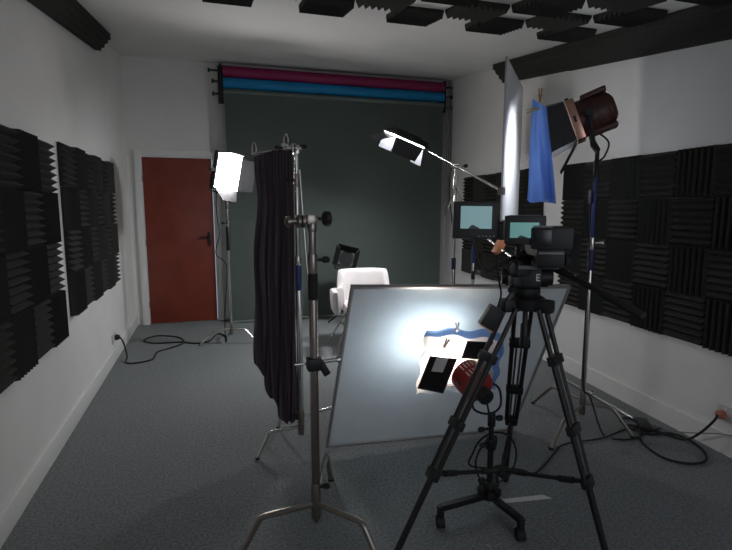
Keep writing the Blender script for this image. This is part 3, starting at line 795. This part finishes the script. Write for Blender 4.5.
t = thing('tripod_head', 'black fluid head with a long pan handle on top of the tripod', 'tripod head', tuple(AX + Z * .015))
b = MB(); b.lathe(AX + Z * .012, Z, [(0, .045), (.01, .052), (.03, .052), (.04, .042)], 22); b.build('pan_base', 'black', t)
T = frame(AX + Z * .085, (.48, .88, 0))
b = MB(T); b.box((0, 0, 0), (.10, .10, .075), .016); b.cyl((-.075, 0, .0), (.075, 0, .0), .038, n=22); b.build('tilt_housing', 'plastic', t)
for s in (-1, 1): MB(T).cyl((s * .075, 0, 0), (s * .092, 0, 0), .032).build('drag_dial', 'black', t)
b = MB(T); knob(b, (-.04, -.05, -.03), (-.5, -1, -.2), .014, .035); b.build('lock_lever', 'black', t)
b = MB(T); b.box((0, -.02, .045), (.08, .16, .014), .003); b.build('camera_plate', 'grey', t)
b = MB(T); ez = .006
for c, s in (((.030, -.0515, .004), (.004, .003, .026)), ((.036, -.0515, .015), (.012, .003, .004)), ((.035, -.0515, .004), (.010, .003, .004)), ((.036, -.0515, -.007), (.012, .003, .004))): b.box(c, s)
b.build('printed_letter', 'letter', t)
ph0 = AX + V((.08, -.02, .13)); ph1 = V((1.315, 1.28, 1.078)); pm = ph0.lerp(ph1, .42)
b = MB(); b.cyl(ph0, ph1, .0105); b.build('pan_handle', 'tube', t)
b = MB(); b.cyl(ph0 - (ph1 - ph0) * .04, ph0.lerp(ph1, .28), .015); b.cyl(pm, pm.lerp(ph1, .12), .012); b.build('handle_joint', 'black', t)
b = MB(); dd = (ph1 - ph0).normalized(); b.lathe(ph0.lerp(ph1, .62), dd, [(0, .010), (.01, .0155), (.05, .014), (.13, .0155), (.155, .013), (.16, .008)], 14); b.build('grip', 'rubber', t)

# camcorder
CB = V((1.135, 1.55, 1.335)); cf = V((.50, .86, .0)).normalized()
T = frame((1.148, 1.54, 1.27), cf)
t = thing('video_camera', 'black video camera on the tripod head, seen from behind', 'camera', (1.12, 1.56, 1.20))
MB(T).box((.0, 0, -.02), (.095, .22, .070), .012).build('camera_body', 'plastic', t)
MB(T).box((.0, -.04, .045), (.135, .17, .075), .008).build('top_block', 'plastic', t)
MB(T).box((-.03, -.127, .048), (.055, .008, .055), .003).build('rear_glass', 'glass', t)
b = MB(T); b.box((-.03, -.122, .085), (.06, .01, .006), .001); b.box((.0, -.10, -.005), (.08, .03, .008), .002); b.build('trim', 'grey', t)
MB(T).lathe((0, .10, -.01), (0, 1, 0), [(0, .045), (.02, .05), (.13, .05), (.15, .056), (.19, .056)], 22).build('lens', 'plastic', t)
b = MB(T); b.box((.0, .0, -.060), (.07, .14, .012), .003); b.build('base_plate', 'black', t)
b = MB(T); b.cyl((.05, -.09, -.03), (.066, -.09, -.03), .02); b.box((.055, -.02, .0), (.02, .08, .05), .006); b.build('side_grip', 'rubber', t)


def monitor(name, label, c, fwd, w_, h_, bz, scr, base, roll_=0, shape=None, soff=(0, 0), ssz=None):
    """fwd = direction away from the viewer"""
    T = frame(c, fwd, roll=roll_)
    t = thing(name, label, 'monitor', base)
    MB(T).box((0, .012, 0), (w_, .026, h_), .006).build('case', 'plastic', t)
    sw, sh = ssz; sx, sz = soff
    o = MB(T).box((sx, -.002, sz), (sw, .003, sh)).build('screen', scr, t)
    # dark outline of the framed subject at the foot of the picture
    pts = [(-.30, -.5), (-.26, -.42), (-.16, -.33), (-.05, -.36), (.02, -.42), (.1, -.44), (.14, -.5)]
    MB(T).prism([(sx + a * sw * .8, -.0042, sz + b * sh * 1.0) for a, b in pts], (0, .0006, 0)).build('picture_detail', 'figure', o)
    return T, t


T, t = monitor('monitor', 'larger black field monitor showing a teal picture, left of the camera', (.885, 1.585, 1.374), (.34, 1, -.02), .162, .130, .01, 'screen', (.89, 1.60, 1.30), 0.01, None, (-.001, .010), (.108, .078))
b = MB(T)
for k in range(5): b.cyl((.010 + k * .013, -.005, -.055), (.010 + k * .013, .0, -.055), .0025, n=8)
b.build('button', 'grey', t)
MB(T).box((0, .034, -.005), (.10, .03, .08), .006).build('battery', 'black', t)
T, t = monitor('monitor', 'smaller rounded monitor showing a teal picture, between the larger monitor and camera', (1.017, 1.485, 1.342), (.45, 1, 0), .135, .098, .01, 'screen2', (1.0, 1.50, 1.28), 0, None, (-.004, .0), (.095, .052))
MB(T).path([(-.06, .012, -.045), (-.066, .012, -.02), (-.066, .012, .03), (-.055, .012, .045), (.055, .012, .045), (.066, .012, .03)], .006, 8).build('rounded_trim', 'grey', t)
# articulated arm
P0, P1, P2 = V((.89, 1.61, 1.30)), V((.925, 1.61, 1.185)), V((1.09, 1.62, 1.245))
t = thing('jointed_bracket', 'black jointed arm linking the larger monitor to the camera', 'arm', tuple(P1))
MB().cyl(P0, P1, .006).build('upper_rod', 'black', t)
MB().cyl(P1, P2, .0085).build('lower_rod', 'black', t)
b = MB(); b.lathe(P1 - V((.0, .014, 0)), (0, 1, 0), [(0, .012), (.028, .012)], 16); b.lathe(P2 - V((.0, .016, 0)), (0, 1, 0), [(0, .016), (.032, .016)], 16); b.lathe(P0 - Z * .012, Z, [(0, .01), (.02, .01)], 12); b.build('joint', 'black', t)
# camera side bracket (carries the small monitor)
b = MB(); b.cyl((1.015, 1.525, 1.29), (1.04, 1.56, 1.25), .008); b.cyl((1.04, 1.56, 1.25), (1.12, 1.59, 1.235), .010); b.box((1.08, 1.60, 1.20), (.06, .06, .06), .01); b.box((1.06, 1.60, 1.15), (.04, .04, .04), .008)
b.solo('side_bracket', 'black', 'black bracket joining the smaller monitor to the camera base', 'bracket', (1.08, 1.6, 1.2))
# hanging box
T = frame((.985, 1.63, 1.012), (.2, 1, 0), roll=math.radians(32))
t = thing('hanging_box', 'small black box with a pale edge dangling by cables beside the tripod top', 'battery box', (.985, 1.63, .97))
MB(T).box((0, 0, 0), (.062, .035, .085), .005).build('box_body', 'plastic', t)
MB(T).box((0, -.0, -.0445), (.058, .033, .004)).build('pale_edge', 'orange', t)
b = MB(); b.path([V((1.0, 1.62, 1.045)), V((1.01, 1.61, 1.10)), V((.99, 1.60, 1.17)), V((.985, 1.6, 1.24)), V((1.02, 1.58, 1.27))], .0035, 6, 6); b.path([V((1.0, 1.62, 1.045)), V((1.04, 1.61, 1.09)), V((1.055, 1.60, 1.15)), V((1.03, 1.6, 1.20)), V((1.06, 1.59, 1.24))], .0035, 6, 6)
b.solo('camera_cables', 'rubber', 'thin black cables looping from the camera down to the dangling box', 'cable', (1.0, 1.6, 1.05))
# lit clamp on the far side of the frame top
pc = (V((RX - .03, RY - .02, 1.28))).lerp(pe + V((.02, .04, .03)), .45)
b = MB(); b.box(pc, (.045, .06, .09), .012, Matrix.Rotation(.5, 3, 'Y')); b.box(pc + V((.035, 0, .03)), (.06, .03, .025), .008, Matrix.Rotation(-.5, 3, 'Y'))
b.solo('spring_clamp', 'orange', 'small orange clamp gripping the thin arm just below the gap between the two monitors', 'clamp', tuple(pc))


# ------------------------------------------------------------------ floor odds and ends
b = MB(); b.prism([(1.235, 2.02, .001), (1.265, 1.985, .001), (1.545, 1.945, .001), (1.525, 1.985, .001)], (0, 0, .0015))
b.solo('floor_tape', 'tape', 'strip of white tape stuck to the carpet beside the rolling stand', 'tape', (1.4, 1.98, 0))
t = thing('chrome_pole', 'long chrome pole with a blue end lying along the right wall', 'pole', (2.69, 2.95, 0))
MB().cyl((2.735, 3.45, .014), (2.655, 2.56, .014), .011).build('rod', 'chrome', t)
MB().cyl((2.655, 2.56, .016), (2.64, 2.42, .016), .015).build('blue_end', 'navy', t)
# right socket, plug, cable
def socket(P, n, al, label):
    t = thing('wall_socket', label, 'socket', tuple(P))
    R3 = Matrix((al, n, Z)).transposed()
    MB().box(P + n * .006, (.147, .011, .086), .003, R3).build('face_plate', 'socket', t)
    b = MB()
    for sx in (-1, 1): b.box(P + n * .0125 + al * (sx * .022) + Z * .025, (.012, .005, .018), .001, R3)
    b.build('rocker_switch', 'white', t)
    return R3
sp = rw(.035, .240)
socket(sp + WD * .0, WN, WD, 'white double wall socket low on the right wall')
pp = sp + WD * .036 - Z * .012 + WN * .0115
b = MB(); R3 = Matrix((WD, WN, Z)).transposed(); b.lathe(pp, WN, [(0, .026), (.012, .028), (.03, .024), (.04, .010)], 14)
b.solo('power_plug', 'copper', 'copper coloured plug in the right wall socket', 'plug', tuple(pp))
cb = [pp + WN * .038, pp + WN * .055 - Z * .03, V((2.70, 2.12, .11)), V((2.69, 2.2, .03)), V((2.68, 2.30, .010)), V((2.62, 2.44, .010)), V((2.53, 2.50, .010)), V((2.56, 2.36, .010)), V((2.70, 2.33, .010)), V((2.74, 2.24, .010)), V((2.70, 2.10, .010)), V((2.60, 2.0, .010)), V((2.48, 2.0, .010)), V((2.40, 2.10, .010)), V((2.44, 2.28, .010)), V((2.56, 2.42, .011)), V((2.66, 2.52, .012)), V((2.62, 2.60, .012)), V((2.54, 2.56, .012))]
MB().path(cb, .0072, 8, 8).solo('extension_cord', 'rubber', 'thick black extension cord looped on the carpet under the right wall socket', 'cable', (2.6, 2.2, 0))
b = MB(); b.box((2.63, 2.46, .022), (.07, .16, .035), .008, Matrix.Rotation(-.6, 3, 'Z')); b.solo('power_adapter', 'black', 'black power adapter among the cables by the right wall', 'power adapter', (2.63, 2.46, 0))
MB().path([rw(-.1, .16, .03), rw(.05, .12, .035), rw(.2, .06, .06), V((2.72, 2.34, .02)), V((2.67, 2.46, .02))], .004, 6, 6).solo('thin_cord', 'grey', 'thin grey cord running along the right wall past the socket', 'cable', (2.75, 2.2, 0))
# left socket
P = V((XL, 5.045, .215)); socket(P, V((1, 0, 0)), V((0, -1, 0)), 'white wall socket low on the left wall near the door')
b = MB(); b.lathe(P + V((.012, .03, 0)), (1, 0, 0), [(0, .026), (.012, .028), (.034, .024), (.044, .010)], 14); b.solo('power_plug', 'black', 'black plug in the left wall socket', 'plug', tuple(P + V((.012, .03, 0))))
pts = [P + V((.055, .03, -.004)), V((-.83, 5.05, .16)), V((-.80, 5.0, .05)), V((-.80, 4.93, .009))]
pts += [V((x, y, .009)) for x, y in ((-.72, 4.88), (-.58, 4.96), (-.56, 5.2), (-.435, 5.33), (-.33, 5.50), (-.40, 5.75), (-.62, 5.88), (-.74, 5.72), (-.62, 5.56), (-.35, 5.52), (-.20, 5.42), (-.07, 5.50), (.02, 5.78), (.10, 5.62), (.10, 5.42))]
MB().path(pts, .0075, 8, 8).solo('floor_cable', 'rubber', 'black cable wandering over the carpet from the left wall socket to the led stand', 'cable', (-.4, 5.3, 0))
